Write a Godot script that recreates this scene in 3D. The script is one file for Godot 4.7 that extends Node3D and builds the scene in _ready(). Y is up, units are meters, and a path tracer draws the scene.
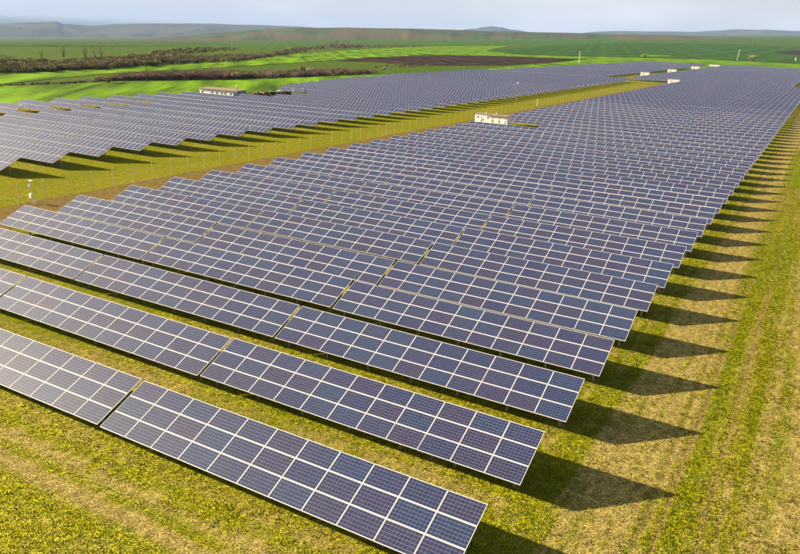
extends Node3D
# A large solar farm on grassland seen from a drone in low evening sun.
# x runs along the panel rows, -z is away from the viewer, y is up, metres.

const CAM_POS := Vector3(0, 18.699, 0)
const CAM_R := Vector3(0.86685, 0.03882, -0.49705)
const CAM_U := Vector3(-0.18950, 0.94780, -0.25646)
const CAM_F := Vector3(-0.46115, -0.31651, -0.82895)
const FOCAL := 729.9            # photo pixels
const X_END := -8.16            # verge end of the rows
const Z_FIRST := -19.43         # low edge of the first row
const PITCH := 6.248
const LOW := 0.764              # height of a table's low edge
const TILT := 0.4184
const MODW := 1.664              # module pitch along the row
const MODH := 1.0103            # module pitch up the slope
const TABLE := 18.493           # table pitch along the row

var rng := RandomNumberGenerator.new()
var taken := {}
var mats := {}

func _ready() -> void:
	rng.seed = 20240411
	setup_view()
	make_materials()
	make_land()
	make_hills()
	make_right_field()
	make_left_field()
	make_far_tables()
	make_fence()
	make_kiosks()
	make_old_building()
	make_masts_and_poles()
	make_hedges()
	make_grass()

# ------------------------------------------------------------------ view
func setup_view() -> void:
	var cam := Camera3D.new()
	cam.name = "camera"
	cam.transform = Transform3D(Basis(CAM_R.normalized(), CAM_U.normalized(), -CAM_F.normalized()).orthonormalized(), CAM_POS)
	cam.fov = 41.564
	cam.near = 0.1
	cam.far = 40000.0
	cam.current = true
	add_child(cam)
	var env := Environment.new()
	env.background_mode = Environment.BG_SKY
	var sm := ProceduralSkyMaterial.new()
	sm.sky_top_color = Color(0.10, 0.17, 0.32)
	sm.sky_horizon_color = Color(0.635, 0.64, 0.65)
	sm.sky_curve = 0.40
	sm.ground_horizon_color = Color(0.635, 0.64, 0.65)
	sm.ground_bottom_color = Color(0.30, 0.31, 0.24)
	sm.ground_curve = 0.02
	sm.sun_angle_max = 58.0
	sm.sun_curve = 0.42
	sm.sky_cover = cloud_cover()
	sm.sky_cover_modulate = Color(1, 1, 1, 0.5)
	var sky := Sky.new()
	sky.sky_material = sm
	env.sky = sky
	env.background_energy_multiplier = 0.74
	env.tonemap_mode = Environment.TONE_MAPPER_LINEAR
	env.tonemap_exposure = 2.95
	env.fog_enabled = true
	env.fog_density = 0.000045
	env.fog_light_color = Color(0.64, 0.77, 0.98)
	env.sdfgi_enabled = true
	env.ssao_enabled = true
	env.ssil_enabled = true
	var we := WorldEnvironment.new()
	we.name = "environment"
	we.environment = env
	add_child(we)
	var sun := DirectionalLight3D.new()
	sun.name = "sun"
	sun.light_energy = 1.6
	sun.light_color = Color(1.0, 0.92, 0.79)
	sun.light_angular_distance = 0.5
	sun.shadow_enabled = true
	sun.transform.basis = Basis.looking_at(Vector3(2.9712, -1.0, -0.7503).normalized(), Vector3.UP)
	add_child(sun)

func cloud_cover() -> ImageTexture:
	# thin streaky high cloud all round the sky
	var n := FastNoiseLite.new()
	n.seed = 5
	n.frequency = 0.012
	n.fractal_octaves = 5
	var im := Image.create(1024, 512, false, Image.FORMAT_RGBA8)
	for y in 512:
		var up := 1.0 - absf(y / 256.0 - 0.0)
		for x in 1024:
			var a := x / 1024.0 * TAU
			var v := n.get_noise_3d(cos(a) * 300.0, y * 7.0, sin(a) * 300.0)
			var c := clampf((v + 0.05) * 1.6, 0.0, 1.0) * (0.55 if up > 0.0 else 0.0)
			im.set_pixel(x, y, Color(0.64, 0.64, 0.66, c * 0.75))
	return ImageTexture.create_from_image(im)

# ------------------------------------------------------------------ helpers
func numbered(called: String) -> String:
	var k: int = taken.get(called, -1) + 1
	taken[called] = k
	return called if k == 0 else "%s_%03d" % [called, k]

func thing(called: String, label: String, category: String, at := Vector3.ZERO, group := "") -> Node3D:
	var o := Node3D.new()
	o.name = numbered(called)
	add_child(o)
	o.position = at
	tag(o, label, category, group)
	return o

func tag(o: Node, label: String, category: String, group := "") -> void:
	o.set_meta("label", label)
	o.set_meta("category", category)
	if group:
		o.set_meta("group", group)

func part(parent: Node, called: String, mesh: Mesh, mat: Material, xf := Transform3D.IDENTITY) -> MeshInstance3D:
	var o := MeshInstance3D.new()
	o.name = called if parent != self else numbered(called)
	o.mesh = mesh
	if mat:
		o.material_override = mat
	o.transform = xf
	parent.add_child(o, true)
	return o

func tool_() -> SurfaceTool:
	var st := SurfaceTool.new()
	st.begin(Mesh.PRIMITIVE_TRIANGLES)
	return st

func quad(st: SurfaceTool, a: Vector3, b: Vector3, c: Vector3, d: Vector3, uv := false) -> void:
	# a b c d clockwise seen from the front
	var n := (c - a).cross(b - a).normalized()
	var p := [a, b, c, a, c, d]
	var t := [Vector2(0, 1), Vector2(0, 0), Vector2(1, 0), Vector2(0, 1), Vector2(1, 0), Vector2(1, 1)]
	for i in 6:
		st.set_normal(n)
		if uv:
			st.set_uv(t[i])
		st.add_vertex(p[i])

func box(st: SurfaceTool, c: Vector3, s: Vector3, b := Basis.IDENTITY) -> void:
	var x := b.x * s.x * 0.5
	var y := b.y * s.y * 0.5
	var z := b.z * s.z * 0.5
	quad(st, c - x + y + z, c - x + y - z, c + x + y - z, c + x + y + z)
	quad(st, c - x - y - z, c - x - y + z, c + x - y + z, c + x - y - z)
	quad(st, c - x - y + z, c - x + y + z, c + x + y + z, c + x - y + z)
	quad(st, c + x - y - z, c + x + y - z, c - x + y - z, c - x - y - z)
	quad(st, c + x - y + z, c + x + y + z, c + x + y - z, c + x - y - z)
	quad(st, c - x - y - z, c - x + y - z, c - x + y + z, c - x - y + z)

func bar(st: SurfaceTool, a: Vector3, b: Vector3, r0: float, r1: float, sides := 6) -> void:
	var d := (b - a).normalized()
	var e := d.cross(Vector3.UP if absf(d.y) < 0.9 else Vector3.RIGHT).normalized()
	var f := d.cross(e)
	for i in sides:
		var p := TAU * i / sides
		var q := TAU * (i + 1) / sides
		var u := e * cos(p) + f * sin(p)
		var w := e * cos(q) + f * sin(q)
		quad(st, a + u * r0, b + u * r1, b + w * r1, a + w * r0)
		for v in [b + u * r1, b, b + w * r1]:
			st.set_normal(d)
			st.add_vertex(v)

func box_mesh(s: Vector3, c := Vector3.ZERO) -> ArrayMesh:
	var st := tool_()
	box(st, c, s)
	return st.commit()

func lin(r: float, g: float, b: float) -> Color:
	return Color(r, g, b).linear_to_srgb()

func flat_mat(c: Color, rough := 0.8, metal := 0.0) -> StandardMaterial3D:
	var m := StandardMaterial3D.new()
	m.albedo_color = c
	m.roughness = rough
	m.metallic = metal
	return m

func pixel_dir(px: float, py: float) -> Vector3:
	return (CAM_F * FOCAL + CAM_R * (px - 400.0) - CAM_U * (py - 277.0)).normalized()

func land_height(x: float, z: float) -> float:
	# the farm lies on a gentle slope; farther out the country turns level again
	var v := -0.4862 * x - 0.8739 * z
	var u := clampf(0.8739 * x - 0.4862 * z, -8000.0, 8000.0)
	var s := smoothstep(420.0, 2600.0, v) if u > 0.0 else smoothstep(230.0, 1500.0, v)
	return 0.0415 * u * s - 6.0 * smoothstep(900.0, 4000.0, v)

func on_land(px: float, py: float) -> Vector3:
	var d := pixel_dir(px, py)
	var t := 20.0
	while t < 15000.0:
		var q := CAM_POS + d * t
		if q.y < land_height(q.x, q.z):
			return Vector3(q.x, land_height(q.x, q.z), q.z)
		t *= 1.003
	return CAM_POS + d * 15000.0

func ordinal(n: int) -> String:
	var ones := ["", "first", "second", "third", "fourth", "fifth", "sixth", "seventh", "eighth", "ninth", "tenth", "eleventh", "twelfth", "thirteenth", "fourteenth", "fifteenth", "sixteenth", "seventeenth", "eighteenth", "nineteenth"]
	if n < 20:
		return ones[n]
	var tens := ["", "", "twenty", "thirty", "forty", "fifty", "sixty"]
	var full := ["", "", "twentieth", "thirtieth", "fortieth", "fiftieth", "sixtieth"]
	return full[n / 10] if n % 10 == 0 else tens[n / 10] + "-" + ones[n % 10]

# ------------------------------------------------------------------ materials
func cell_texture(nx: int, ny: int, seed_: int, w: int, h: int) -> ImageTexture:
	# blue polycrystalline cells between thin pale gaps, with silver busbars
	var r := RandomNumberGenerator.new()
	r.seed = seed_
	var im := Image.create(w, h, false, Image.FORMAT_RGB8)
	im.fill(lin(0.24, 0.25, 0.30))
	var cw := float(w) / nx
	var ch := float(h) / ny
	var n := FastNoiseLite.new()
	n.seed = seed_
	n.noise_type = FastNoiseLite.TYPE_CELLULAR
	n.frequency = 0.16
	n.cellular_return_type = FastNoiseLite.RETURN_CELL_VALUE
	for j in ny:
		for i in nx:
			var k := r.randf_range(0.8, 1.22)
			var p := r.randf_range(-0.2, 0.2)
			for y in range(int(j * ch) + 1, int((j + 1) * ch) - 1):
				for x in range(int(i * cw) + 1, int((i + 1) * cw) - 1):
					var v := k * (1.0 + 0.28 * n.get_noise_2d(x, y))
					im.set_pixel(x, y, lin(0.022 * v * (1.0 + p), 0.032 * v, 0.094 * v * (1.0 - 0.3 * p)))
			var along := nx > ny
			for b in 3:
				var at := (b + 0.5) / 3.0
				if along:
					im.fill_rect(Rect2i(int(i * cw) + 2, int((j + at) * ch), int(cw) - 4, 1), lin(0.09, 0.095, 0.135))
				else:
					im.fill_rect(Rect2i(int((i + at) * cw), int(j * ch) + 2, 1, int(ch) - 4), lin(0.09, 0.095, 0.135))
			if along:
				im.fill_rect(Rect2i(int(i * cw) + 3, int(j * ch) - 1, int(cw) - 6, 2), lin(0.40, 0.40, 0.45))
	return ImageTexture.create_from_image(im)

func make_materials() -> void:
	var tints := [Color(0.96, 0.96, 0.97), Color(1.0, 0.94, 0.93), Color(0.90, 0.98, 1.0), Color(0.98, 0.93, 0.95), Color(0.90, 0.92, 0.96), Color(0.93, 1.0, 1.0)]
	var land := [cell_texture(10, 6, 3, 320, 192), cell_texture(10, 6, 9, 320, 192)]
	var port := [cell_texture(6, 10, 4, 192, 320)]
	for set_ in [["cells", land], ["cells_upright", port]]:
		var a := []
		for i in tints.size():
			var m := StandardMaterial3D.new()
			m.resource_name = "solar_cells"
			m.albedo_texture = set_[1][i % set_[1].size()]
			m.albedo_color = tints[i]
			m.roughness = 0.36
			m.metallic_specular = 0.78
			m.clearcoat_enabled = true
			m.clearcoat = 1.0
			m.clearcoat_roughness = 0.16
			m.texture_filter = BaseMaterial3D.TEXTURE_FILTER_LINEAR
			a.append(m)
		mats[set_[0]] = a
	mats.frame = flat_mat(lin(0.72, 0.72, 0.71), 0.42)
	mats.steel = flat_mat(lin(0.40, 0.41, 0.42), 0.45, 0.5)
	mats.white = flat_mat(lin(0.77, 0.78, 0.78), 0.7)
	mats.grey = flat_mat(lin(0.34, 0.34, 0.33), 0.8)
	mats.dark = flat_mat(lin(0.03, 0.03, 0.035), 0.5)
	mats.orange = flat_mat(lin(0.75, 0.36, 0.03), 0.6)
	mats.roof = flat_mat(lin(0.30, 0.21, 0.16), 0.9)
	mats.wood = flat_mat(lin(0.07, 0.05, 0.035), 0.9)
	mats.rust = flat_mat(lin(0.24, 0.11, 0.05), 0.9)
	mats.red = flat_mat(lin(0.42, 0.10, 0.06), 0.6)
	mats.concrete = flat_mat(lin(0.52, 0.50, 0.46), 0.9)

# ------------------------------------------------------------------ ground
func noise_image(seed_: int, freq: float, w: int, h: int, oct := 4, seamless := false) -> PackedByteArray:
	var n := FastNoiseLite.new()
	n.seed = seed_
	n.frequency = freq
	n.fractal_octaves = oct
	var im: Image = n.get_seamless_image(w, h) if seamless else n.get_image(w, h)
	im.convert(Image.FORMAT_L8)
	return im.get_data()

func band(v: float, a: float, b: float, soft: float) -> float:
	return smoothstep(a - soft, a + soft, v) * (1.0 - smoothstep(b - soft, b + soft, v))

const MAP_X0 := -110.0
const MAP_X1 := 30.0
const MAP_Z0 := 20.0
const MAP_Z1 := -400.0

func farm_map() -> ImageTexture:
	var w := 1280
	var h := 1536
	var big := noise_image(11, 0.010, w, h)
	var mid := noise_image(12, 0.035, w, h)
	var fine := noise_image(13, 0.19, w, h, 3)
	var fine2 := noise_image(14, 0.27, w, h, 2)
	var streak := noise_image(15, 0.13, w, 48, 3)
	var data := PackedByteArray()
	data.resize(w * h * 3)
	var o := 0
	var i := 0
	for yy in h:
		var z: float = MAP_Z0 + (MAP_Z1 - MAP_Z0) * (yy + 0.5) / h
		var rowpos := fposmod((z - Z_FIRST) / -PITCH, 1.0) * PITCH
		for xx in w:
			var x: float = MAP_X0 + (MAP_X1 - MAP_X0) * (xx + 0.5) / w
			var nb: float = big[i] / 127.5 - 1.0
			var nm: float = mid[i] / 127.5 - 1.0
			var nf: float = fine[i] / 127.5 - 1.0
			var ng: float = fine2[i] / 127.5 - 1.0
			var dry := 0.08 + 0.35 * nb + 0.30 * nm + 0.38 * nf
			var soil := -0.3 + 0.3 * nm + 0.3 * ng
			var lush := 0.32 + 0.4 * nm - 0.3 * nb + 0.3 * ng
			if x > X_END - 0.5:
				# mown verge with wheel tracks running along it
				var wob := x + 0.35 * nm
				dry += 1.05 * band(wob, -6.4, -3.5, 1.0) + 0.85 * smoothstep(-0.6, 1.6, wob) - 0.10 * band(wob, -2.8, 0.2, 0.9)
				lush += 0.25 * band(wob, -2.9, -0.4, 0.6)
				soil += 0.35 * band(wob, -5.4, -3.4, 0.6) + 0.9 * (band(x + 0.1 * nf, -3.45, -3.2, 0.1) + band(x + 0.1 * nf, -2.75, -2.5, 0.1) + band(x + 0.1 * nf, -1.2, -0.95, 0.12)) + 0.5 * band(x + 0.1 * nf, 0.7, 0.95, 0.12)
				var line: float = streak[(yy * 48 / h) * w + xx] / 127.5 - 1.0
				dry += 0.75 * line + 0.15
				lush -= 0.6 * line
				soil += 0.25 * line
			elif x > -64.0:
				if z > Z_FIRST + 0.2:
					# rutted track in front of the first row
					dry += 1.2 * band(z + 0.25 * nm + 0.1 * nf, -16.6, -15.7, 0.25) + 0.9 * band(z + 0.3 * nf, -18.0, -17.2, 0.4) + 0.35 * band(z + 0.3 * nf, -14.6, -13.9, 0.3)
					soil += 0.45 * band(z + 0.15 * nf, -16.3, -15.9, 0.15)
				if z < Z_FIRST + 0.6:
					# dry, trampled line under the low edges
					var drip := band(rowpos + 0.45 * nf + 0.25 * nm, 5.2, 6.3, 0.4) + band(rowpos + 0.45 * nf, -0.2, 0.3, 0.2)
					dry += 0.55 * drip
					soil += 0.5 * drip
			elif x > -86.0:
				var edge := x + 0.7 * nm + 0.3 * nf
				soil += 1.6 * band(edge, -71.8, -62.0, 0.4)
				dry -= 0.25
				lush -= 0.15
				soil += 0.55 * (1.6 * band(x + 0.2 * nf, -72.0, -71.5, 0.2) + band(x + 0.2 * nf, -74.3, -74.0, 0.15) + 1.4 * band(x + 0.2 * nf, -77.5, -77.1, 0.15))
			else:
				dry -= 0.05
			dry = clampf(dry, 0.0, 1.0)
			soil = clampf(soil, 0.0, 1.0)
			lush = clampf(lush, 0.0, 1.0) * (1.0 - dry)
			var r := lerpf(0.420, 0.640, dry)
			var g := lerpf(0.400, 0.500, dry)
			var b := lerpf(0.004, 0.150, dry)
			r = lerpf(r, 0.250, lush)
			g = lerpf(g, 0.340, lush)
			b = lerpf(b, 0.004, lush)
			r = lerpf(r, 0.380, soil * 0.8)
			g = lerpf(g, 0.235, soil * 0.8)
			b = lerpf(b, 0.105, soil * 0.8)
			var k := 1.0 + 0.22 * nf + 0.22 * ng
			data[o] = int(255.0 * pow(clampf(r * k, 0.0, 1.0), 0.4545))
			data[o + 1] = int(255.0 * pow(clampf(g * k, 0.0, 1.0), 0.4545))
			data[o + 2] = int(255.0 * pow(clampf(b * k, 0.0, 1.0), 0.4545))
			o += 3
			i += 1
	return ImageTexture.create_from_image(Image.create_from_data(w, h, false, Image.FORMAT_RGB8, data))

func grain_texture(seed_: int, lo: float, size := 512) -> ImageTexture:
	# seamless grain of blades and crumbs, used as a multiplier
	var a := noise_image(seed_, 0.09, size, size, 5, true)
	var b := noise_image(seed_ + 1, 0.02, size, size, 3, true)
	var data := PackedByteArray()
	data.resize(size * size * 3)
	for i in size * size:
		var v := clampf(lo + (1.0 - lo) * (0.5 + (a[i] / 255.0 - 0.5) * 1.6 + (b[i] / 255.0 - 0.5) * 0.5), 0.0, 1.0)
		data[i * 3] = int(255 * v)
		data[i * 3 + 1] = int(255 * minf(1.0, v * 1.01))
		data[i * 3 + 2] = int(255 * v * 0.97)
	return ImageTexture.create_from_image(Image.create_from_data(size, size, false, Image.FORMAT_RGB8, data))

func crop_texture(seed_: int) -> ImageTexture:
	# patchy crop with drill rows and paired tramlines, a multiplier
	var a := noise_image(seed_, 0.012, 512, 512, 5, true)
	var c := noise_image(seed_ + 2, 0.12, 512, 512, 3, true)
	var data := PackedByteArray()
	data.resize(512 * 512 * 3)
	for y in 512:
		var row := 0.025 * sin(y * TAU / 8.0)
		var tram := 0.22 if (y % 128) in [20, 21, 26, 27] else 0.0
		for x in 512:
			var i := y * 512 + x
			var p := a[(y * 512 + x / 3)] / 255.0 - 0.5
			var q := c[i] / 255.0 - 0.5
			var v := clampf(0.80 + 0.6 * p + 0.22 * q + row - tram, 0.0, 1.0)
			data[i * 3] = int(255 * clampf(v + 0.10 * p + tram * 0.3, 0.0, 1.0))
			data[i * 3 + 1] = int(255 * v)
			data[i * 3 + 2] = int(255 * clampf(v - 0.1, 0.0, 1.0))
	return ImageTexture.create_from_image(Image.create_from_data(512, 512, false, Image.FORMAT_RGB8, data))

func bump_texture(seed_: int, freq: float) -> ImageTexture:
	var n := FastNoiseLite.new()
	n.seed = seed_
	n.frequency = freq
	n.fractal_octaves = 5
	return ImageTexture.create_from_image(n.get_seamless_image(512, 512))

func make_land() -> void:
	var grain := grain_texture(31, 0.45)
	# the country all round, one sheet to the horizon
	var m := StandardMaterial3D.new()
	m.resource_name = "meadow"
	m.albedo_color = lin(0.130, 0.235, 0.016)
	m.roughness = 1.0
	m.metallic_specular = 0.15
	m.detail_enabled = true
	m.detail_albedo = grain
	m.detail_blend_mode = BaseMaterial3D.BLEND_MODE_MUL
	m.detail_uv_layer = BaseMaterial3D.DETAIL_UV_2
	var st := tool_()
	var rings := 130
	var sectors := 240
	var rad := func(i: int) -> float: return 4.0 * pow(16500.0 / 4.0, float(i) / (rings - 1))
	for i in rings:
		for j in sectors + 1:
			var a := TAU * j / sectors
			var r: float = rad.call(i)
			var x := r * cos(a)
			var z := r * sin(a)
			st.set_normal(Vector3.UP)
			st.set_uv2(Vector2(x, z) / 45.0)
			st.add_vertex(Vector3(x, land_height(x, z) - 0.03, z))
	st.set_normal(Vector3.UP)
	st.set_uv2(Vector2.ZERO)
	st.add_vertex(Vector3(0, -0.03, 0))
	for i in rings - 1:
		for j in sectors:
			var p := i * (sectors + 1) + j
			var q := p + sectors + 1
			for k in [p, q, p + 1, q, q + 1, p + 1]:
				st.add_index(k)
	for j in sectors:
		for k in [rings * (sectors + 1), j, j + 1]:
			st.add_index(k)
	var g := part(self, "ground", st.commit(), m)
	g.set_meta("kind", "structure")
	# the grass and bare earth of the farm itself
	var fm := StandardMaterial3D.new()
	fm.resource_name = "farm_grass"
	fm.albedo_texture = farm_map()
	fm.roughness = 1.0
	fm.metallic_specular = 0.1
	fm.detail_enabled = true
	fm.detail_albedo = grain
	fm.detail_blend_mode = BaseMaterial3D.BLEND_MODE_MUL
	fm.detail_uv_layer = BaseMaterial3D.DETAIL_UV_2
	st = tool_()
	var c := [Vector3(MAP_X0, 0, MAP_Z0), Vector3(MAP_X0, 0, MAP_Z1), Vector3(MAP_X1, 0, MAP_Z1), Vector3(MAP_X1, 0, MAP_Z0)]
	var t := [Vector2(0, 0), Vector2(0, 1), Vector2(1, 1), Vector2(1, 0)]
	for k in [0, 1, 2, 0, 2, 3]:
		st.set_normal(Vector3.UP)
		st.set_uv(t[k])
		st.set_uv2(Vector2(c[k].x, c[k].z) / 5.3)
		st.add_vertex(c[k])
	var f := part(self, "farm_grassland", st.commit(), fm)
	f.set_meta("kind", "structure")
	# trodden strips between the far blocks of tables
	var sm: StandardMaterial3D = fm.duplicate()
	sm.albedo_texture = null
	sm.albedo_color = lin(0.40, 0.33, 0.06)
	for q in [[-158.0, -110.2, -30.0, -143.0], [-106.5, -93.5, -384.0, -790.0], [-15.5, 14.0, -400.5, -520.0], [-110.0, -15.8, -380.0, -399.6]]:
		st = tool_()
		var e := [Vector3(q[0], 0.03, q[2]), Vector3(q[0], 0.03, q[3]), Vector3(q[1], 0.03, q[3]), Vector3(q[1], 0.03, q[2])]
		for k in [0, 1, 2, 0, 2, 3]:
			st.set_normal(Vector3.UP)
			st.set_uv2(Vector2(e[k].x, e[k].z) / 5.3)
			st.add_vertex(e[k] + Vector3.UP * 0.004 * q[1] / 14.0)
		part(self, "grass_strip", st.commit(), sm).set_meta("kind", "structure")
	# crop fields beyond the farm
	var bright := lin(0.190, 0.390, 0.005)
	var green := lin(0.090, 0.215, 0.014)
	var deep := lin(0.062, 0.165, 0.014)
	var earth := lin(0.066, 0.042, 0.036)
	var tan_ := lin(0.20, 0.14, 0.08)
	var fields := [
		["green_field", green, [[0, 60], [0, 37.5], [120, 38.5], [260, 40], [400, 37], [520, 38], [600, 40], [640, 46], [500, 51], [380, 52], [250, 62], [100, 70]]],
		["green_field", deep, [[0, 46.5], [0, 42.5], [110, 42], [220, 43.5], [240, 45], [120, 46.5]]],
		["dry_field", tan_, [[0, 40.3], [0, 39.2], [130, 39.3], [260, 40.6], [350, 41.5], [250, 41.6]]],
		["green_field", deep, [[485, 51.5], [540, 46], [620, 43], [720, 44], [800, 47], [800, 65], [700, 60], [600, 57.5], [520, 55]]],
		["green_field", bright, [[380, 57], [250, 66], [100, 74], [-10, 86], [-10, 74], [60, 71], [120, 67], [180, 63], [250, 60], [300, 54], [380, 48.5], [440, 46.5], [510, 46], [486, 51], [520, 55], [600, 57.5], [560, 61]]],
		["green_field", bright, [[-10, 108], [-10, 86.5], [60, 84], [100, 82.5], [240, 80], [380, 75], [480, 70], [570, 61.5], [600, 57], [700, 59.5], [810, 65], [810, 74], [700, 70], [600, 66], [560, 68], [480, 72], [400, 77], [330, 84], [265, 92], [172, 98]]],
		["ploughed_field", earth, [[335, 61], [380, 57.5], [427, 55.3], [490, 56], [545, 58], [581, 59.3], [555, 62], [504, 65.2], [450, 65.6], [407, 65.2], [380, 62.2]]],
		["ploughed_field", earth, [[772, 52], [800, 51], [815, 52], [815, 56.5], [792, 55]]],
		["green_field", bright, [[640, 55.2], [670, 55.8], [672, 56.6], [640, 57.5]]],
	]
	var crop := crop_texture(61)
	var order := 0
	for fl in fields:
		order += 1
		var flat := PackedVector2Array()
		var pts: Array = fl[2]
		for k in pts.size():
			var a: Array = pts[k]
			var b: Array = pts[(k + 1) % pts.size()]
			for s in 4:
				var q := Vector2(a[0], a[1]).lerp(Vector2(b[0], b[1]), s / 4.0)
				var w := on_land(q.x, q.y)
				flat.append(Vector2(w.x, w.z))
		var tri := Geometry2D.triangulate_polygon(flat)
		if tri.is_empty():
			print("field not drawn: ", order)
			continue
		var verts := []
		for k in tri:
			verts.append(flat[k])
		for level in 3:
			var next := []
			for k in range(0, verts.size(), 3):
				var a: Vector2 = verts[k]
				var b: Vector2 = verts[k + 1]
				var d: Vector2 = verts[k + 2]
				var ab := (a + b) / 2
				var bd := (b + d) / 2
				var da := (d + a) / 2
				next.append_array([a, ab, da, ab, b, bd, da, bd, d, ab, bd, da])
			verts = next
		for k in range(0, verts.size(), 3):
			if (verts[k + 1] - verts[k]).cross(verts[k + 2] - verts[k]) < 0.0:
				var swap: Vector2 = verts[k + 1]
				verts[k + 1] = verts[k + 2]
				verts[k + 2] = swap
		var s2 := tool_()
		for v in verts:
			var dist: float = v.length()
			s2.set_normal(Vector3.UP)
			s2.set_uv2(Vector2(v.x * 0.62 + v.y * 0.78, v.y * 0.62 - v.x * 0.78) / Vector2(160.0, 70.0))
			s2.add_vertex(Vector3(v.x, land_height(v.x, v.y) + 0.00006 * dist * order, v.y))
		var mm: StandardMaterial3D = m.duplicate()
		mm.albedo_color = fl[1]
		mm.detail_albedo = crop
		var o := part(self, fl[0], s2.commit(), mm)
		o.set_meta("kind", "structure")

func make_hills() -> void:
	# [distance, depth, base drop, vertex colours, crest as photo pixels]
	var crop := [lin(0.06, 0.12, 0.03), lin(0.11, 0.10, 0.045), lin(0.05, 0.10, 0.03), lin(0.08, 0.085, 0.04)]
	var wood := [lin(0.05, 0.065, 0.03), lin(0.07, 0.085, 0.035), lin(0.04, 0.05, 0.03), lin(0.10, 0.10, 0.05)]
	var ridges := [
		[11500.0, 2600.0, wood, [[-160, 21.5], [-40, 23.5], [0, 23.8], [30, 22.4], [55, 21.8], [64, 24.0], [90, 25.5], [120, 24.0], [160, 23.4], [205, 23.6], [240, 24.6], [290, 26.2], [350, 30], [420, 36]]],
		[12500.0, 1500.0, wood, [[430, 33], [455, 30.5], [474, 28.6], [484, 27.0], [492, 26.2], [500, 27.2], [512, 29.6], [540, 33.5]]],
		[14000.0, 2200.0, wood, [[560, 35], [600, 31.8], [620, 31], [655, 31.6], [690, 32], [712, 31], [735, 29.4], [760, 30.0], [800, 31.4], [860, 31.8], [960, 31]]],
		[4200.0, 1200.0, crop, [[150, 38.5], [185, 36], [215, 32.8], [255, 29.5], [300, 28.0], [350, 27.6], [390, 28.2], [440, 29.4], [500, 31.4], [560, 32.8], [620, 34.2], [665, 35.2], [720, 37.2], [770, 39.4], [820, 40.4], [900, 41]]],
	]
	var noise := FastNoiseLite.new()
	noise.seed = 77
	noise.fractal_octaves = 5
	for rd in ridges:
		var dist: float = rd[0]
		var depth: float = rd[1]
		var cols: Array = rd[2]
		var crest: Array = rd[3]
		var x0: float = crest[0][0]
		var x1: float = crest[-1][0]
		var nx := int((x1 - x0) / 1.6)
		var ny := 26
		var st := tool_()
		var pts := []
		for j in ny + 1:
			for i in nx + 1:
				var px := lerpf(x0, x1, float(i) / nx)
				var py := 40.0
				for k in crest.size() - 1:
					if px >= crest[k][0] and px <= crest[k + 1][0]:
						var t: float = (px - crest[k][0]) / (crest[k + 1][0] - crest[k][0])
						py = lerpf(crest[k][1], crest[k + 1][1], smoothstep(0.0, 1.0, t))
				py += 0.35 * noise.get_noise_2d(px * 2.0, dist)
				var d := pixel_dir(px, py)
				var flatlen := Vector2(d.x, d.z).length()
				var top := CAM_POS + d * (dist / flatlen)
				var f := float(j) / ny * 2.0 - 1.0           # -1 foot facing us, 0 crest, 1 far foot
				var dd := dist + depth * f
				var p := Vector3(d.x / flatlen * dd, 0, d.z / flatlen * dd)
				var base := land_height(p.x, p.z) - 15.0
				var rise := top.y - base
				var prof := pow(cos(f * PI / 2.0), 0.8)
				p.y = base + rise * prof * (1.0 + 0.10 * noise.get_noise_2d(px * 3.0, f * 60.0) * (1.0 - prof) * 3.0)
				pts.append(p)
		var tone := func(i: int, j: int) -> Color:
			var q := noise.get_noise_2d(i * 1.5, j * 9.0 + dist) + 0.3 * noise.get_noise_2d(i * 6.0, j * 26.0)
			var c: Color = cols[0].lerp(cols[1], smoothstep(-0.02, 0.10, q)) if q > -0.02 else cols[2].lerp(cols[3], smoothstep(-0.14, -0.26, q))
			return c.srgb_to_linear()
		for j in ny:
			for i in nx:
				for k in [[0, 0], [0, 1], [1, 1], [0, 0], [1, 1], [1, 0]]:
					var ii: int = i + k[0]
					var jj: int = j + k[1]
					st.set_smooth_group(0)
					st.set_color(tone.call(ii, jj))
					st.add_vertex(pts[jj * (nx + 1) + ii])
		st.index()
		st.generate_normals()
		var m := flat_mat(Color.WHITE, 1.0)
		m.metallic_specular = 0.1
		m.vertex_color_use_as_albedo = true
		part(self, "hill", st.commit(), m).set_meta("kind", "structure")

# ------------------------------------------------------------------ solar tables
var slope := Basis(Vector3.RIGHT, Vector3(0, cos(TILT), sin(TILT)), Vector3(0, -sin(TILT), cos(TILT)))
var kit := {}

func module_meshes(w: float, h: float) -> Array:
	# [laminate with cells, frame, both in one]
	var st := tool_()
	var y := 0.032
	quad(st, Vector3(-w / 2, y, h / 2), Vector3(-w / 2, y, -h / 2), Vector3(w / 2, y, -h / 2), Vector3(w / 2, y, h / 2), true)
	quad(st, Vector3(-w / 2, 0.026, -h / 2), Vector3(-w / 2, 0.026, h / 2), Vector3(w / 2, 0.026, h / 2), Vector3(w / 2, 0.026, -h / 2), true)
	var glass: ArrayMesh = st.commit()
	var long := 0.029
	var short := 0.022
	var a := long if w > h else short
	var b := short if w > h else long
	var fr := tool_()
	for s in [-1, 1]:
		box(fr, Vector3(0, 0.02, s * (h / 2 - a / 2)), Vector3(w, 0.04, a))
		box(fr, Vector3(s * (w / 2 - b / 2), 0.02, 0), Vector3(b, 0.0396, h - 2 * a))
	var frame: ArrayMesh = fr.commit()
	var both := ArrayMesh.new()
	both.add_surface_from_arrays(Mesh.PRIMITIVE_TRIANGLES, glass.surface_get_arrays(0))
	both.add_surface_from_arrays(Mesh.PRIMITIVE_TRIANGLES, frame.surface_get_arrays(0))
	return [glass, frame, both]

func slope_point(x: float, v: float, lift := 0.0) -> Vector3:
	# v metres up the slope from the low edge of a table
	return Vector3(x, LOW, 0) + slope.y * lift - slope.z * v

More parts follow.
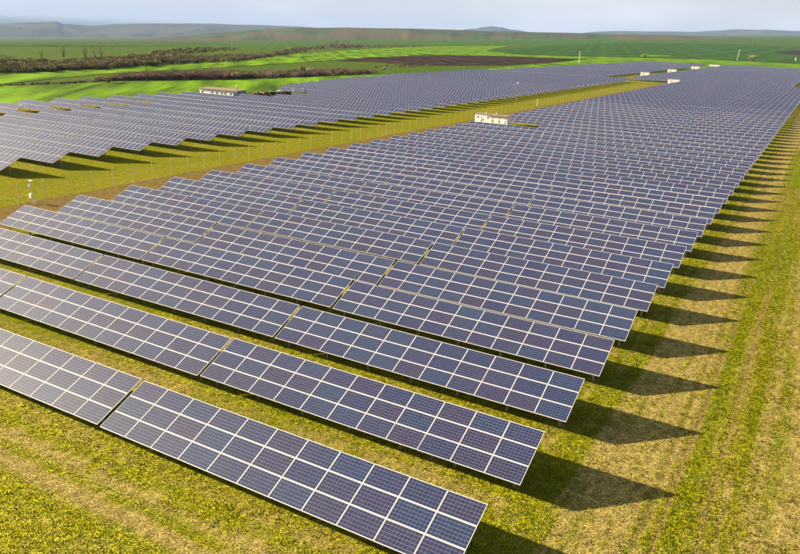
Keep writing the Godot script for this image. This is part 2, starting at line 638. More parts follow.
func joined_modules(nx: int, ny: int, mw: float, mh: float, w: float, h: float, cells: Array, seed_: int) -> ArrayMesh:
	var r := RandomNumberGenerator.new()
	r.seed = seed_
	var sts := []
	for i in cells.size():
		sts.append(tool_())
	var fr := tool_()
	for i in nx:
		for j in ny:
			var c := slope_point((i + 0.5) * mw, (j + 0.5) * mh)
			var tilt := Basis(Vector3.RIGHT, r.randfn(0, 0.003)) * Basis(Vector3.BACK, r.randfn(0, 0.003)) * slope
			box(fr, c + slope.y * 0.02, Vector3(w, 0.04, h), slope)
			var x := tilt.x * (w / 2 - 0.03)
			var z := tilt.z * (h / 2 - 0.032)
			var t := c + slope.y * 0.047
			quad(sts[r.randi() % cells.size()], t - x + z, t - x - z, t + x - z, t + x + z, true)
	var out := ArrayMesh.new()
	for i in cells.size():
		var arrays: Array = sts[i].commit_to_arrays()
		if arrays[Mesh.ARRAY_VERTEX] == null or arrays[Mesh.ARRAY_VERTEX].size() == 0:
			continue
		out.add_surface_from_arrays(Mesh.PRIMITIVE_TRIANGLES, arrays)
		out.surface_set_material(out.get_surface_count() - 1, cells[i])
	out.add_surface_from_arrays(Mesh.PRIMITIVE_TRIANGLES, fr.commit_to_arrays())
	out.surface_set_material(out.get_surface_count() - 1, mats.frame)
	return out

func post_spots(length: float) -> Array:
	var n := maxi(2, roundi((length - 1.0) / 2.89) + 1)
	var a := []
	for i in n:
		a.append(0.5 + (length - 1.0) * i / (n - 1))
	return a

func supports(parent: Node3D, length: float, detail: int, upright: bool) -> void:
	var depth := 3.33 if upright else 3.03
	var feet: Array = [1.65] if upright else [0.80, 2.25]
	if detail >= 1:
		for f in feet:
			var top := slope_point(0, f).y - 0.19
			var key := "post%.2f" % f
			if not kit.has(key):
				var st := tool_()
				box(st, Vector3(0, top / 2 - 0.1, -0.034), Vector3(0.11, top + 0.2, 0.008))
				box(st, Vector3(-0.051, top / 2 - 0.1, 0), Vector3(0.008, top + 0.2, 0.06))
				box(st, Vector3(0.051, top / 2 - 0.1, 0), Vector3(0.008, top + 0.2, 0.06))
				kit[key] = st.commit()
			for x in post_spots(length):
				part(parent, "post", kit[key], mats.steel, Transform3D(Basis.IDENTITY, Vector3(x, 0, slope_point(0, f).z)))
	if detail >= 2:
		if not kit.has("rafter"):
			kit.rafter = box_mesh(Vector3(0.07, 0.10, 2.7))
		for x in post_spots(length):
			part(parent, "rafter", kit.rafter, mats.steel, Transform3D(slope, slope_point(x, depth / 2, -0.115)))
		var key := "purlin%.2f" % length
		if not kit.has(key):
			kit[key] = box_mesh(Vector3(length - 0.1, 0.058, 0.05))
		for v in [0.35, 1.2, 1.9, 2.7]:
			part(parent, "purlin", kit[key], mats.steel, Transform3D(slope, slope_point(length / 2, v, -0.034)))
	else:
		var key := "frame%.2f%s%d" % [length, upright, detail]
		if not kit.has(key):
			var st := tool_()
			for v in [0.35, 1.2, 1.9, 2.7]:
				box(st, slope_point(length / 2, v, -0.034), Vector3(length - 0.1, 0.058, 0.05), slope)
			for x in post_spots(length):
				box(st, slope_point(x, depth / 2, -0.115), Vector3(0.07, 0.10, 2.7), slope)
				if detail == 0:
					for f in feet:
						var top := slope_point(0, f).y - 0.15
						box(st, Vector3(x, top / 2 - 0.1, slope_point(0, f).z), Vector3(0.10, top + 0.2, 0.08))
			kit[key] = st.commit()
		part(parent, "support_frame", kit[key], mats.steel)

func solar_table(at: Vector3, cols: int, detail: int, upright: bool, label: String, group: String) -> Node3D:
	var t := thing("solar_table", label, "solar table", at + Vector3(0, rng.randf_range(-0.02, 0.02), 0), group)
	t.rotation = Vector3(rng.randfn(0, 0.002), rng.randfn(0, 0.001), rng.randfn(0, 0.0012))
	var mw := 1.01 if upright else MODW
	var mh := 1.665 if upright else MODH
	var w := 0.992 if upright else 1.650
	var h := 1.65 if upright else 0.995
	var rows := 2 if upright else 3
	var cells: Array = mats.cells_upright if upright else mats.cells
	if detail >= 1:
		if not kit.has("mod%s" % upright):
			kit["mod%s" % upright] = module_meshes(w, h)
		var mm: Array = kit["mod%s" % upright]
		for i in cols:
			for j in rows:
				var b := Basis(Vector3.RIGHT, rng.randfn(0, 0.0025)) * Basis(Vector3.BACK, rng.randfn(0, 0.0025)) * slope
				var xf := Transform3D(b, slope_point((i + 0.5) * mw, (j + 0.5) * mh))
				var mat: Material = cells[rng.randi() % cells.size()]
				if detail >= 2:
					var p := part(t, "solar_module", mm[0], mat, xf)
					part(p, "frame", mm[1], mats.frame)
				else:
					var p := part(t, "solar_module", mm[2], null, xf)
					p.set_surface_override_material(0, mat)
					p.set_surface_override_material(1, mats.frame)
	else:
		var key := "array%d%s%d" % [cols, upright, rng.randi() % 3]
		if not kit.has(key):
			kit[key] = joined_modules(cols, rows, mw, mh, w, h, cells, hash(key))
		part(t, "module_array", kit[key], null).set_meta("kind", "stuff")
	supports(t, cols * mw, detail, upright)
	return t

const NUDGE := [0.0, -0.2, -0.24, -0.12, 0.12, -0.08, 0.0, 0.12, 0.05]

func make_right_field() -> void:
	var ends := ["the verge end", "the middle", "the fence end"]
	for k in 58:
		var z: float = Z_FIRST - PITCH * k + (NUDGE[k] if k < NUDGE.size() else rng.randf_range(-0.06, 0.06))
		for c in 3:
			var cols := 11
			var x := X_END - TABLE * c - 11 * MODW
			if (k == 20 or k == 21) and c == 2:
				cols = 3
				x += 8 * MODW
			if x > 0.0:
				continue
			var detail := 2 if k < 8 else 1 if k < 22 else 0
			solar_table(Vector3(x, 0, z), cols, detail, false, "blue solar table at %s of the %s row back from the rutted grass" % [ends[c], ordinal(k + 1)], "solar tables between verge and wire fence")

func left_edge(z: float) -> float:
	var line := [[-40.0, -152.0], [-97.7, -150.0], [-140.0, -147.5], [-174.0, -145.4], [-226.0, -158.0], [-290.0, -165.0], [-384.0, -168.7], [-518.0, -167.0], [-640.0, -171.7], [-900.0, -180.0]]
	for i in line.size() - 1:
		if z <= line[i][0] and z >= line[i + 1][0]:
			return lerpf(line[i][1], line[i + 1][1], (z - line[i][0]) / (line[i + 1][0] - line[i][0]))
	return line[0][1]

var left_rest := []

func make_left_field() -> void:
	var n := 0
	for k in 46:
		var z := -53.3 - 7.2 * k
		var x := -86.4
		var c := 0
		while true:
			var room := x - left_edge(z - 3.0)
			var cols := mini(18, int(room / 1.01))
			if z > -122.0:
				cols = mini(15, cols)
				if c == 3:
					x -= 6.3
					cols = mini(16, int((x - left_edge(z - 3.0)) / 1.01))
			if cols < 3:
				break
			# the clearing beside the old white building
			if z < -143.0 and z > -176.0 and x - cols * 1.01 < -128.0:
				cols = int((x + (134.0 if z > -150.0 else 127.5)) / 1.01)
				if cols < 3:
					break
			x -= cols * 1.01
			var at := Vector3(x, 0, z)
			if n < 126 and k < 36:
				var order := ordinal(c + 1)
				solar_table(at, cols, 1 if k < 9 and c < 2 else 0, true, "upright-module solar table, %s from the wire fence, %s row counted from the weather mast" % [order, ordinal(k + 1)], "solar tables in the field across the fence")
				n += 1
			else:
				left_rest.append([at, cols])
			x -= 0.15
			c += 1

func make_far_tables() -> void:
	# the rest of the farm, hundreds of tables a pixel or two high
	var spots := []
	for r in left_rest:
		spots.append(Transform3D(Basis.from_scale(Vector3(r[1] / 11.0 * 1.01 / MODW, 1, 1)), r[0]))
	for k in 68:
		var z := -383.0 - 6.25 * k
		var xr := -8.2 if z > -398.0 else -15.6
		for c in 5:
			var x := xr - TABLE * (c + 1)
			if z > -398.0 and x < -64.0:
				continue
			if x < -94.0 or z < -800.0:
				break
			spots.append(Transform3D(Basis.IDENTITY, Vector3(x, 0, z)))
	for k in 56:
		var z := -388.0 - 7.0 * k
		var x := -106.0
		while x - TABLE > left_edge(z):
			x -= TABLE
			spots.append(Transform3D(Basis.IDENTITY, Vector3(x, 0, z)))
	var mesh := joined_modules(11, 3, MODW, MODH, 1.650, 0.995, mats.cells, 991)
	var st := tool_()
	for x in post_spots(11 * MODW):
		for f in [0.80, 2.25]:
			var top: float = slope_point(0, f).y - 0.15
			box(st, Vector3(x, top / 2, slope_point(0, f).z), Vector3(0.10, top, 0.08))
	mesh.add_surface_from_arrays(Mesh.PRIMITIVE_TRIANGLES, st.commit_to_arrays())
	mesh.surface_set_material(mesh.get_surface_count() - 1, mats.steel)
	var mmi := MultiMeshInstance3D.new()
	mmi.name = "distant_solar_tables"
	var mu := MultiMesh.new()
	mu.transform_format = MultiMesh.TRANSFORM_3D
	mu.mesh = mesh
	mu.instance_count = spots.size()
	for i in spots.size():
		mu.set_instance_transform(i, spots[i])
	mmi.multimesh = mu
	add_child(mmi)
	tag(mmi, "dense mass of distant dark blue solar tables reaching the bright green field", "solar tables")
	mmi.set_meta("kind", "stuff")

# ------------------------------------------------------------------ fence, buildings, poles
func make_fence() -> void:
	var f := thing("wire_fence", "thin grey steel post and wire fence along the strip between both fields", "fence", Vector3(-72.5, 0, 0))
	var st := tool_()
	box(st, Vector3(0, 0.98, 0), Vector3(0.042, 1.96, 0.042))
	bar(st, Vector3(0, 1.95, 0), Vector3(0.20, 2.2, 0), 0.028, 0.025, 6)
	var post: ArrayMesh = st.commit()
	var mat := flat_mat(lin(0.38, 0.36, 0.33), 0.6)
	var z := -28.0
	while z > -372.0:
		part(f, "post", post, mat, Transform3D(Basis(Vector3.UP, rng.randf_range(-0.1, 0.1)) * Basis(Vector3.RIGHT, rng.randfn(0, 0.012)), Vector3(0, 0, z)))
		z -= 3.05
	var wire := box_mesh(Vector3(0.008, 0.008, 344))
	for y in [0.3, 0.8, 1.3, 1.8]:
		part(f, "wire", wire, mats.steel, Transform3D(Basis.IDENTITY, Vector3(0.035, y, -200)))

func kiosk(at: Vector3, length: float, label: String, rich: bool) -> void:
	var h := 2.5
	var d := 2.5
	var k := thing("transformer_kiosk", label, "kiosk", at, "white transformer kiosks")
	part(k, "plinth", box_mesh(Vector3(length + 0.1, 0.2, d + 0.1), Vector3(length / 2, 0.1, -d / 2)), mats.grey)
	part(k, "wall", box_mesh(Vector3(length, h - 0.2, d), Vector3(length / 2, 0.2 + (h - 0.2) / 2, -d / 2)), mats.white)
	var st := tool_()
	box(st, Vector3(length / 2, h + 0.07, -d / 2), Vector3(length + 0.2, 0.12, d + 0.2))
	part(k, "roof", st.commit(), mats.roof)
	if not rich:
		part(k, "door", box_mesh(Vector3(1.0, 1.9, 0.05), Vector3(length * 0.3, 1.2, 0.026)), mats.concrete)
		return
	part(k, "roof_edge", box_mesh(Vector3(length * 0.62, 0.12, 0.3), Vector3(length * 0.68, h - 0.09, 0.15)), mats.roof)
	for x in [1.0, 3.6, 5.2, 6.6]:
		var door := part(k, "door", box_mesh(Vector3(1.05, 2.0, 0.04), Vector3(x, 1.25, 0.022)), mats.white)
		part(door, "handle", box_mesh(Vector3(0.05, 0.18, 0.05), Vector3(x + 0.4, 1.2, 0.066)), mats.dark)
	for x in [1.6, 3.9, 5.5]:
		part(k, "warning_sign", box_mesh(Vector3(0.34, 0.34, 0.02), Vector3(x + 0.2, 1.45, 0.054)), mats.orange)
	for x in [0.7, 3.05]:
		var v := part(k, "vent", box_mesh(Vector3(0.42, 0.34, 0.06), Vector3(x, 1.95, 0.032)), mats.grey)
		part(v, "grille", box_mesh(Vector3(0.32, 0.24, 0.03), Vector3(x, 1.95, 0.07)), mats.dark)
	for x in [2.2, 4.6]:
		var s := tool_()
		bar(s, Vector3(x, h + 0.13, -1.2), Vector3(x, h + 0.5, -1.2), 0.18, 0.16, 8)
		bar(s, Vector3(x, h + 0.5, -1.2), Vector3(x, h + 0.58, -1.2), 0.28, 0.05, 8)
		part(k, "roof_vent", s.commit(), mats.concrete)

func make_kiosks() -> void:
	kiosk(Vector3(-66.6, 0, -150.8), 7.6, "large cream transformer kiosk with orange warning signs beside the wire fence", true)
	kiosk(Vector3(-69.3, 0, -386.0), 5.4, "white transformer kiosk where the fenced grass strip ends", false)
	kiosk(Vector3(-98.4, 0, -459.0), 5.0, "white transformer kiosk on the far earth track, nearest the strip's end", false)
	kiosk(Vector3(-98.6, 0, -543.0), 5.8, "white transformer kiosk second along the far earth track", false)
	kiosk(Vector3(-100.3, 0, -652.0), 6.2, "white transformer kiosk third along the far earth track", false)
	kiosk(Vector3(-100.0, 0, -752.0), 8.4, "white transformer kiosk at the bright green crop's edge", false)

func make_old_building() -> void:
	# long low white shed on the outer edge of the left field
	var b := thing("white_shed", "long low white shed with brown roof at the outer field edge", "shed", Vector3(-147.2, 0, -149.2))
	var rot := Basis(Vector3.UP, 0.06)
	b.basis = rot
	var length := 12.4
	part(b, "wall", box_mesh(Vector3(length, 2.5, 4.2), Vector3(length / 2, 1.25, -2.1)), mats.white)
	var st := tool_()
	box(st, Vector3(length / 2, 2.64, -2.1), Vector3(length + 0.5, 0.16, 4.8), Basis(Vector3.RIGHT, 0.03))
	part(b, "roof", st.commit(), mats.roof)
	for x in [0.9, 4.2, 5.8, 7.4, 8.6, 10.4]:
		var w := part(b, "window", box_mesh(Vector3(0.5, 0.46, 0.06), Vector3(x, 1.8, 0.03)), mats.concrete)
		part(w, "pane", box_mesh(Vector3(0.36, 0.32, 0.03), Vector3(x, 1.8, 0.065)), mats.dark)
	part(b, "door", box_mesh(Vector3(0.75, 2.0, 0.06), Vector3(11.8, 1.05, 0.03)), mats.dark)
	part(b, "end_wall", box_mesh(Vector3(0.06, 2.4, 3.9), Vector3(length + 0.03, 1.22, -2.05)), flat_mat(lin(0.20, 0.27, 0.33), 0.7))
	var ch := tool_()
	bar(ch, Vector3(10.6, 2.6, -2.4), Vector3(10.6, 3.5, -2.4), 0.16, 0.16, 8)
	part(b, "chimney", ch.commit(), mats.grey)
	var cw := tool_()
	bar(cw, Vector3(10.6, 3.5, -2.4), Vector3(10.6, 3.95, -2.4), 0.22, 0.12, 8)
	part(b, "chimney_cowl", cw.commit(), mats.white)
	# scrap and timber left in the clearing
	var kinds := [mats.rust, mats.wood, mats.dark, mats.grey]
	for i in 16:
		var p := on_land(255.0 + 2.3 * i + rng.randf_range(-1.0, 1.0), 96.2 - 0.16 * i + rng.randf_range(-0.6, 0.6))
		var s := tool_()
		for q in 5:
			var hh := rng.randf_range(0.2, 0.5)
			box(s, Vector3(rng.randf_range(-0.5, 0.5), 0.12 + q * 0.16, rng.randf_range(-0.4, 0.4)), Vector3(rng.randf_range(1.0, 2.4), hh, rng.randf_range(0.5, 1.2)), Basis(Vector3.UP, rng.randf_range(-0.8, 0.8)))
		var o := part(self, "scrap_pile", s.commit(), kinds[i % 4], Transform3D(Basis.IDENTITY, p))
		var what: String = ["rust-brown", "dark timber", "blackish", "grey concrete"][i % 4]
		tag(o, "%s scrap pile, %s pile out from the long white shed" % [what, ordinal(i + 1)], "scrap pile", "scrap beside the white shed")
	var gate := thing("goal_frame", "white pipe frame standing on grass past the scrap piles", "frame", on_land(293.0, 94.3))
	var gs := tool_()
	bar(gs, Vector3.ZERO, Vector3(0, 1.7, 0), 0.09, 0.09)
	part(gate, "post", gs.commit(), mats.white)
	gs = tool_()
	bar(gs, Vector3(1.6, 0, -3.2), Vector3(1.6, 1.7, -3.2), 0.09, 0.09)
	part(gate, "post", gs.commit(), mats.white)
	gs = tool_()
	bar(gs, Vector3(0, 1.68, 0), Vector3(1.6, 1.68, -3.2), 0.08, 0.08)
	part(gate, "crossbar", gs.commit(), mats.white)

func pole(called: String, label: String, category: String, foot: Vector3, h: float, r: float, mat: Material, arms := 0) -> Node3D:
	var t := thing(called, label, category, foot)
	var st := tool_()
	bar(st, Vector3(0, -0.3, 0), Vector3(0, h, 0), r, r * 0.7, 8)
	part(t, "shaft", st.commit(), mat)
	for a in arms:
		st = tool_()
		box(st, Vector3(0, h - 0.4 - 0.7 * a, 0), Vector3(1.8, 0.12, 0.12), Basis(Vector3.UP, 0.5))
		part(t, "cross_arm", st.commit(), mat)
	return t

func make_masts_and_poles() -> void:
	# weather mast by the fence
	var m := thing("weather_mast", "slim white weather mast on tripod legs beside the wire fence", "weather mast", Vector3(-71.4, 0, -47.1))
	var st := tool_()
	bar(st, Vector3(0, 0, 0), Vector3(0, 2.4, 0), 0.03, 0.025)
	part(m, "mast", st.commit(), mats.frame)
	for a in [0.3, 2.4, 4.5]:
		st = tool_()
		bar(st, Vector3(0, 1.0, 0), Vector3(cos(a) * 0.75, 0, sin(a) * 0.75), 0.025, 0.025)
		part(m, "leg", st.commit(), mats.frame)
	part(m, "logger_box", box_mesh(Vector3(0.34, 0.42, 0.2), Vector3(0.05, 0.85, 0.14)), mats.white)
	st = tool_()
	bar(st, Vector3(-0.3, 2.38, 0), Vector3(0.3, 2.38, 0), 0.02, 0.02)
	part(m, "cross_arm", st.commit(), mats.frame)
	part(m, "sensor", box_mesh(Vector3(0.5, 0.06, 0.24), Vector3(0.1, 2.44, 0)), mats.white)
	st = tool_()
	bar(st, Vector3(0, 1.75, 0.12), Vector3(0, 2.02, 0.12), 0.13, 0.10, 8)
	part(m, "radiation_shield", st.commit(), mats.white)
	# camera masts on the strip
	var c := pole("camera_mast", "tall reddish camera mast on the grass strip behind the cream kiosk", "mast", Vector3(-79.1, 0, -208.2), 6.2, 0.07, mats.red)
	part(c, "camera_head", box_mesh(Vector3(0.35, 0.3, 0.5), Vector3(0, 6.3, 0)), mats.white)
	var s := pole("marker_post", "short white post on the grass strip past the camera mast", "post", Vector3(-73.6, 0, -211.0), 1.7, 0.08, mats.white)
	part(s, "cap", box_mesh(Vector3(0.3, 0.25, 0.3), Vector3(0, 1.8, 0)), mats.white)
	# poles in the crops
	var list := [
		["utility_pole", "dark wooden utility pole before the brown scrub hedge", 147, 83.0, 68.0, 0.14, mats.wood, 1],
		["utility_pole", "dark wooden pole before the dark ploughed field", 504, 65.5, 54.5, 0.16, mats.wood, 1],
		["utility_pole", "thin wooden pole at the scrub end of the ploughed field", 409, 71.5, 57.5, 0.12, mats.wood, 0],
		["utility_pole", "thin wooden pole on the far side of the ploughed field", 454, 57.5, 53.0, 0.14, mats.wood, 0],
		["utility_pole", "thin wooden pole on the crop behind the white kiosks", 691, 59.5, 52.5, 0.2, mats.wood, 0],
		["concrete_pole", "stout white concrete pole at the ploughed field's pointed tip", 578.8, 63.6, 52.6, 0.22, mats.white, 0],
		["concrete_pole", "leaning white concrete pole in the dark green crop", 737.0, 60.3, 51.0, 0.24, mats.white, 0],
		["utility_pole", "dark pole rising beside a round bush in the dark green crop", 752.0, 60.8, 46.5, 0.4, mats.wood, 2],
		["concrete_pole", "small white marker in the crop below the distant ploughed patch", 795.5, 61.0, 58.0, 0.5, mats.white, 0],
	]
	for l in list:
		var foot := on_land(l[2], l[3])
		var d := foot.distance_to(CAM_POS)
		var p := pole(l[0], l[1], "pole", foot, (l[3] - l[4]) * d / FOCAL, l[5], l[6], l[7])
		if l[1].begins_with("leaning"):
			p.rotation.z = -0.10

# ------------------------------------------------------------------ hedges and trees
func shrub_mesh(seed_: int, twigs: int, spread: float, thick: float, leafy: float) -> ArrayMesh:
	# a bare, many-stemmed bush of unit height: forked twigs and, if any, small leaves
	var r := RandomNumberGenerator.new()
	r.seed = seed_
	var st := tool_()
	var leaf := tool_()
	for i in twigs:
		var a := r.randf() * TAU
		var base := Vector3(cos(a), 0, sin(a)) * r.randf() * 0.25 * spread
		var out := Vector3(cos(a), 0, sin(a)) * spread * r.randf_range(0.15, 0.75)
		var mid := base + out * 0.45 + Vector3.UP * r.randf_range(0.25, 0.6)
		var tip := base + out + Vector3.UP * r.randf_range(0.45, 1.0) * (1.0 - 0.35 * out.length() / maxf(spread, 0.1))
		twig(st, base, mid, thick, thick * 0.7)
		twig(st, mid, tip, thick * 0.7, thick * 0.25)
		for k in 5:
			var f := r.randf_range(0.3, 1.0)
			var q := mid.lerp(tip, f)
			var e := q + Vector3(r.randfn(0, 0.13), r.randf_range(0.0, 0.16), r.randfn(0, 0.13))
			twig(st, q, e, thick * 0.45, thick * 0.15)
			if r.randf() < leafy:
				for w in 3:
					var c := e + Vector3(r.randfn(0, 0.05), r.randfn(0, 0.05), r.randfn(0, 0.05))
					var u := Vector3(r.randfn(0, 1), r.randfn(0, 1), r.randfn(0, 1)).normalized() * 0.045
					var v := u.cross(Vector3(r.randfn(0, 1), r.randfn(0, 1), r.randfn(0, 1))).normalized() * 0.04
					quad(leaf, c - u - v, c - u + v, c + u + v, c + u - v)
	var m: ArrayMesh = st.commit()
	if leafy > 0.0:
		m.add_surface_from_arrays(Mesh.PRIMITIVE_TRIANGLES, leaf.commit_to_arrays())
	return m

func twig(st: SurfaceTool, a: Vector3, b: Vector3, r0: float, r1: float) -> void:
	var d := (b - a).normalized()
	var e := d.cross(Vector3(0.3, 0.2, 1.0)).normalized()
	var f := d.cross(e)
	for i in 3:
		var p := TAU * i / 3
		var q := TAU * (i + 1) / 3
		var u := e * cos(p) + f * sin(p)
		var w := e * cos(q) + f * sin(q)
		quad(st, a + u * r0, b + u * r1, b + w * r1, a + w * r0)

func hedge(called: String, label: String, bases: Array, count: int, hmin: float, hmax: float, mesh: ArrayMesh, seed_: int) -> void:
	# bases: [px, foot py, depth in photo pixels] along the hedge
	var r := RandomNumberGenerator.new()
	r.seed = seed_
	var mm := MultiMesh.new()
	mm.transform_format = MultiMesh.TRANSFORM_3D
	mm.use_colors = true
	mm.mesh = mesh
	mm.instance_count = count
	for i in count:
		var t := r.randf() * (bases.size() - 1.001)
		var k := int(t)
		var a: Array = bases[k]
		var b: Array = bases[k + 1]
		var f := t - k
		var px := lerpf(a[0], b[0], f)
		var py := lerpf(a[1], b[1], f) - r.randf() * lerpf(a[2], b[2], f)
		var p := on_land(px, py)
		var s := 0.74 * r.randf_range(hmin, hmax) * lerpf(a[3], b[3], f)
		var xf := Basis(Vector3.UP, r.randf() * TAU).scaled(Vector3(s * r.randf_range(0.9, 1.5), s, s * r.randf_range(0.9, 1.5)))
		mm.set_instance_transform(i, Transform3D(xf, p - Vector3(0, 0.05, 0)))
		var v := r.randf_range(0.7, 1.35)
		mm.set_instance_color(i, Color(v * r.randf_range(0.9, 1.2), v, v * r.randf_range(0.85, 1.05)))
	var o := MultiMeshInstance3D.new()
	o.name = numbered(called)
	o.multimesh = mm
	add_child(o)
	tag(o, label, "hedge")
	o.set_meta("kind", "stuff")

func make_hedges() -> void:
	var bark := flat_mat(lin(0.20, 0.15, 0.105), 0.95)
	bark.vertex_color_use_as_albedo = true
	var olive := flat_mat(lin(0.20, 0.20, 0.055), 0.9)
	olive.vertex_color_use_as_albedo = true
	var mesh := shrub_mesh(5, 46, 0.75, 0.022, 0.0)
	mesh.surface_set_material(0, bark)
	var mesh2 := shrub_mesh(8, 40, 0.8, 0.02, 0.35)
	mesh2.surface_set_material(0, bark)
	mesh2.surface_set_material(1, olive)
	hedge("scrub_hedge", "long dense belt of brown leafless scrub between two bright green fields", [[96, 81.5, 2, 0.4], [118, 80.5, 3, 0.6], [140, 80, 3.5, 0.8], [170, 80, 4, 1.0], [210, 79.5, 4, 1.15], [240, 79, 4, 1.0], [290, 77.5, 4, 0.8], [335, 75.5, 4, 0.85], [375, 74, 3, 0.6]], 760, 2.2, 4.0, mesh, 41)
	hedge("scrub_hedge", "wide belt of brown scrub with yellowing bushes below the left hills", [[-10, 74.5, 12, 0.8], [30, 73, 11, 0.8], [70, 71.5, 9, 0.85], [110, 69, 9, 1.0], [150, 66.5, 9, 1.1], [200, 63.5, 6, 0.9], [245, 61, 5, 0.8]], 850, 2.0, 4.2, mesh2, 42)
	hedge("scrub_hedge", "thin line of low brown scrub running into the wide scrub belt", [[-10, 87, 1.5, 0.4], [60, 84.5, 1.2, 0.4], [100, 82.5, 1.5, 0.4]], 120, 1.5, 3.0, mesh, 43)
	hedge("scrub_hedge", "narrow brown scrub line climbing towards the low brown ridge", [[240, 61, 3, 0.9], [270, 57.5, 3, 0.9], [300, 52.5, 4, 1.0], [330, 49, 4, 1.1], [350, 48, 3, 1.1], [385, 47.5, 1.5, 0.7], [430, 46.5, 1, 0.5]], 380, 2.5, 4.6, mesh, 44)
	hedge("scrub_hedge", "ragged line of dry scrub along the ploughed field's near edge", [[375, 68, 2, 0.5], [410, 67.5, 1.5, 0.5], [432, 66.5, 1, 0.4]], 60, 1.6, 3.0, mesh2, 45)
	hedge("scrub_hedge", "sparse far scrub between the dark green crops and the ridge", [[150, 58, 6, 0.8], [200, 53, 5, 0.8], [235, 51, 3, 0.6]], 160, 2.0, 4.0, mesh2, 46)
	# trees that stand clear of the scrub
	var trees := [[64, 61.5, 47.5, 0], [86, 62.5, 47.8, 0], [95, 62.5, 47.0, 0], [102, 62.5, 47.5, 0], [42, 62, 51.5, 0], [347, 48.5, 39.5, 0], [338, 48.5, 40.5, 0]]
	var tree_labels := ["lone slim leafless tree midway along the wide scrub belt", "leafless tree of a close trio above the scrub, on its open side", "tallest leafless tree, in the middle of the close trio", "leafless tree of the close trio, on the side of the dense scrub", "small leafless tree standing apart from the others in low scrub", "broad leafless tree on the scrub line below the brown ridge", "smaller leafless tree beside the broad one below the brown ridge"]
	var bare := shrub_mesh(21, 15, 0.30, 0.009, 0.0)
	for t in trees:
		var foot := on_land(t[0], t[1])
		var h: float = (t[1] - t[2]) * foot.distance_to(CAM_POS) / FOCAL
		var o := thing("bare_tree", tree_labels[trees.find(t)], "tree", foot, "bare trees in the scrub" if t[0] < 300 else "bare trees below the ridge")
		var st := tool_()
		bar(st, Vector3(0, -0.2, 0), Vector3(0.05, h * 0.45, 0), h * 0.016, h * 0.010)
		part(o, "trunk", st.commit(), bark)
		var wide := 1.0 if t[0] < 300 else 2.0
		part(o, "crown", bare, bark, Transform3D(Basis(Vector3.UP, rng.randf() * TAU).scaled(Vector3(h * 0.9 * wide, h * 0.75, h * 0.9 * wide)), Vector3(0, h * 0.25, 0)))
	var pale := flat_mat(lin(0.36, 0.32, 0.10), 0.9)
	var white := flat_mat(lin(0.55, 0.50, 0.36), 0.9)
	var bloom := shrub_mesh(33, 40, 0.8, 0.02, 1.0)
	var spots := [[108.5, 83, 76.5, pale], [236, 79.5, 72, pale], [247, 78, 72.5, pale], [303, 73, 66, pale], [10, 72, 67, pale], [156, 60, 56, white], [107, 66, 61, white], [170, 60.5, 55, white], [384, 70, 66.5, white], [752, 61.5, 56, pale], [644, 58, 54.5, pale], [310, 74, 68, white], [60, 64, 60, pale], [22, 66, 62, pale]]
	var places := ["at the thin end of the scrub belt", "before the brown scrub belt past the white shed", "small, next to the large one past the shed", "in the brown scrub belt's far half", "in the wide belt below the left hills", "high in the wide belt", "low in the wide belt near bare trees", "on the wide belt's upper edge", "by the ploughed field's corner", "round, at the foot of a dark pole", "alone on the dark green crop", "pale, in the scrub belt's far half", "under the tall bare trees", "among the first scrub below the hills"]
	for i in spots.size():
		var t: Array = spots[i]
		var foot := on_land(t[0], t[1])
		var h: float = (t[1] - t[2]) * foot.distance_to(CAM_POS) / FOCAL
		var o := thing("blossom_bush", "yellowish budding bush " + places[i], "bush", foot, "budding bushes")
		var p := part(o, "crown", bloom, null, Transform3D(Basis(Vector3.UP, rng.randf() * TAU).scaled(Vector3(h, h, h)), Vector3(0, -0.05, 0)))
		p.set_surface_override_material(0, bark)
		p.set_surface_override_material(1, t[3])

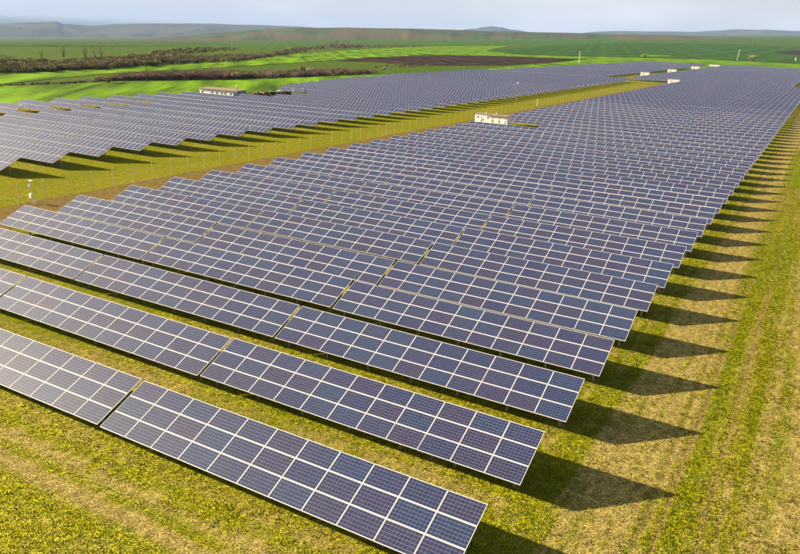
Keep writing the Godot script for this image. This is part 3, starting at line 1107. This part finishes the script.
# ------------------------------------------------------------------ grass
func make_grass() -> void:
	var mat := flat_mat(Color.WHITE, 0.9)
	mat.vertex_color_use_as_albedo = true
	mat.metallic_specular = 0.2
	mat.backlight_enabled = true
	mat.backlight = Color(0.35, 0.35, 0.2)
	var r := RandomNumberGenerator.new()
	r.seed = 99
	var st := tool_()
	for i in 7:
		var a := r.randf() * TAU
		var b := Vector3(r.randfn(0, 0.045), 0, r.randfn(0, 0.045))
		var side := Vector3(-sin(a), 0, cos(a)) * 0.014
		var lean := Vector3(cos(a), 0, sin(a)) * r.randf_range(0.02, 0.06)
		var hh := r.randf_range(0.03, 0.075)
		var tip := b + lean + Vector3.UP * hh
		var n := Vector3(cos(a) * 0.4, 0.9, sin(a) * 0.4).normalized()
		for v in [b - side, tip, b + side]:
			st.set_normal(n)
			st.add_vertex(v)
	var tuft: ArrayMesh = st.commit()
	tuft.surface_set_material(0, mat)
	var n1 := FastNoiseLite.new()
	n1.seed = 12
	n1.frequency = 0.4
	n1.fractal_octaves = 3
	var where := []
	var cols := []
	while where.size() < 210000:
		# denser close to the viewer
		var z := -10.0 - 110.0 * pow(r.randf(), 2.2)
		var x := r.randf_range(-36.0, 6.0) if r.randf() < 0.55 else r.randf_range(X_END - 4.0, 6.0)
		var v := n1.get_noise_2d(x, z)
		var dry := 0.12 + 0.9 * v
		if x > X_END:
			dry += 1.0 * band(x, -6.4, -3.5, 1.0) + 1.0 * (band(x, -3.45, -3.2, 0.1) + band(x, -2.75, -2.5, 0.1) + band(x, -1.2, -0.95, 0.12)) + 0.7 * smoothstep(-0.6, 1.6, x) + 0.9 * n1.get_noise_2d(x * 5.0 + 400.0, z * 0.12)
		elif z > Z_FIRST:
			dry += 2.4 * band(z + 0.5 * v, -16.65, -15.65, 0.2) + 1.0 * band(z + v, -17.9, -17.1, 0.4)
		else:
			var rowpos := fposmod((z - Z_FIRST) / -PITCH, 1.0) * PITCH
			dry += 0.9 * band(rowpos + v, 5.2, 6.3, 0.4)
		dry = clampf(dry + r.randfn(0, 0.2), 0.0, 1.0)
		if r.randf() < dry * 0.85:
			continue
		var s := r.randf_range(0.6, 1.25) * (1.0 - 0.35 * dry)
		where.append(Transform3D(Basis(Vector3.UP, r.randf() * TAU).scaled(Vector3(s * 1.3, s, s * 1.3)), Vector3(x, 0, z)))
		var k := r.randf_range(0.66, 1.22)
		cols.append(Color(lerpf(0.395, 0.60, dry) * k, lerpf(0.395, 0.48, dry) * k, lerpf(0.006, 0.15, dry) * k))
	var mm := MultiMesh.new()
	mm.transform_format = MultiMesh.TRANSFORM_3D
	mm.use_colors = true
	mm.mesh = tuft
	mm.instance_count = where.size()
	for i in where.size():
		mm.set_instance_transform(i, where[i])
		mm.set_instance_color(i, cols[i])
	var o := MultiMeshInstance3D.new()
	o.name = "grass"
	o.multimesh = mm
	add_child(o)
	tag(o, "short sunlit grass tufts around the solar tables and along the verge", "grass")
	o.set_meta("kind", "stuff")
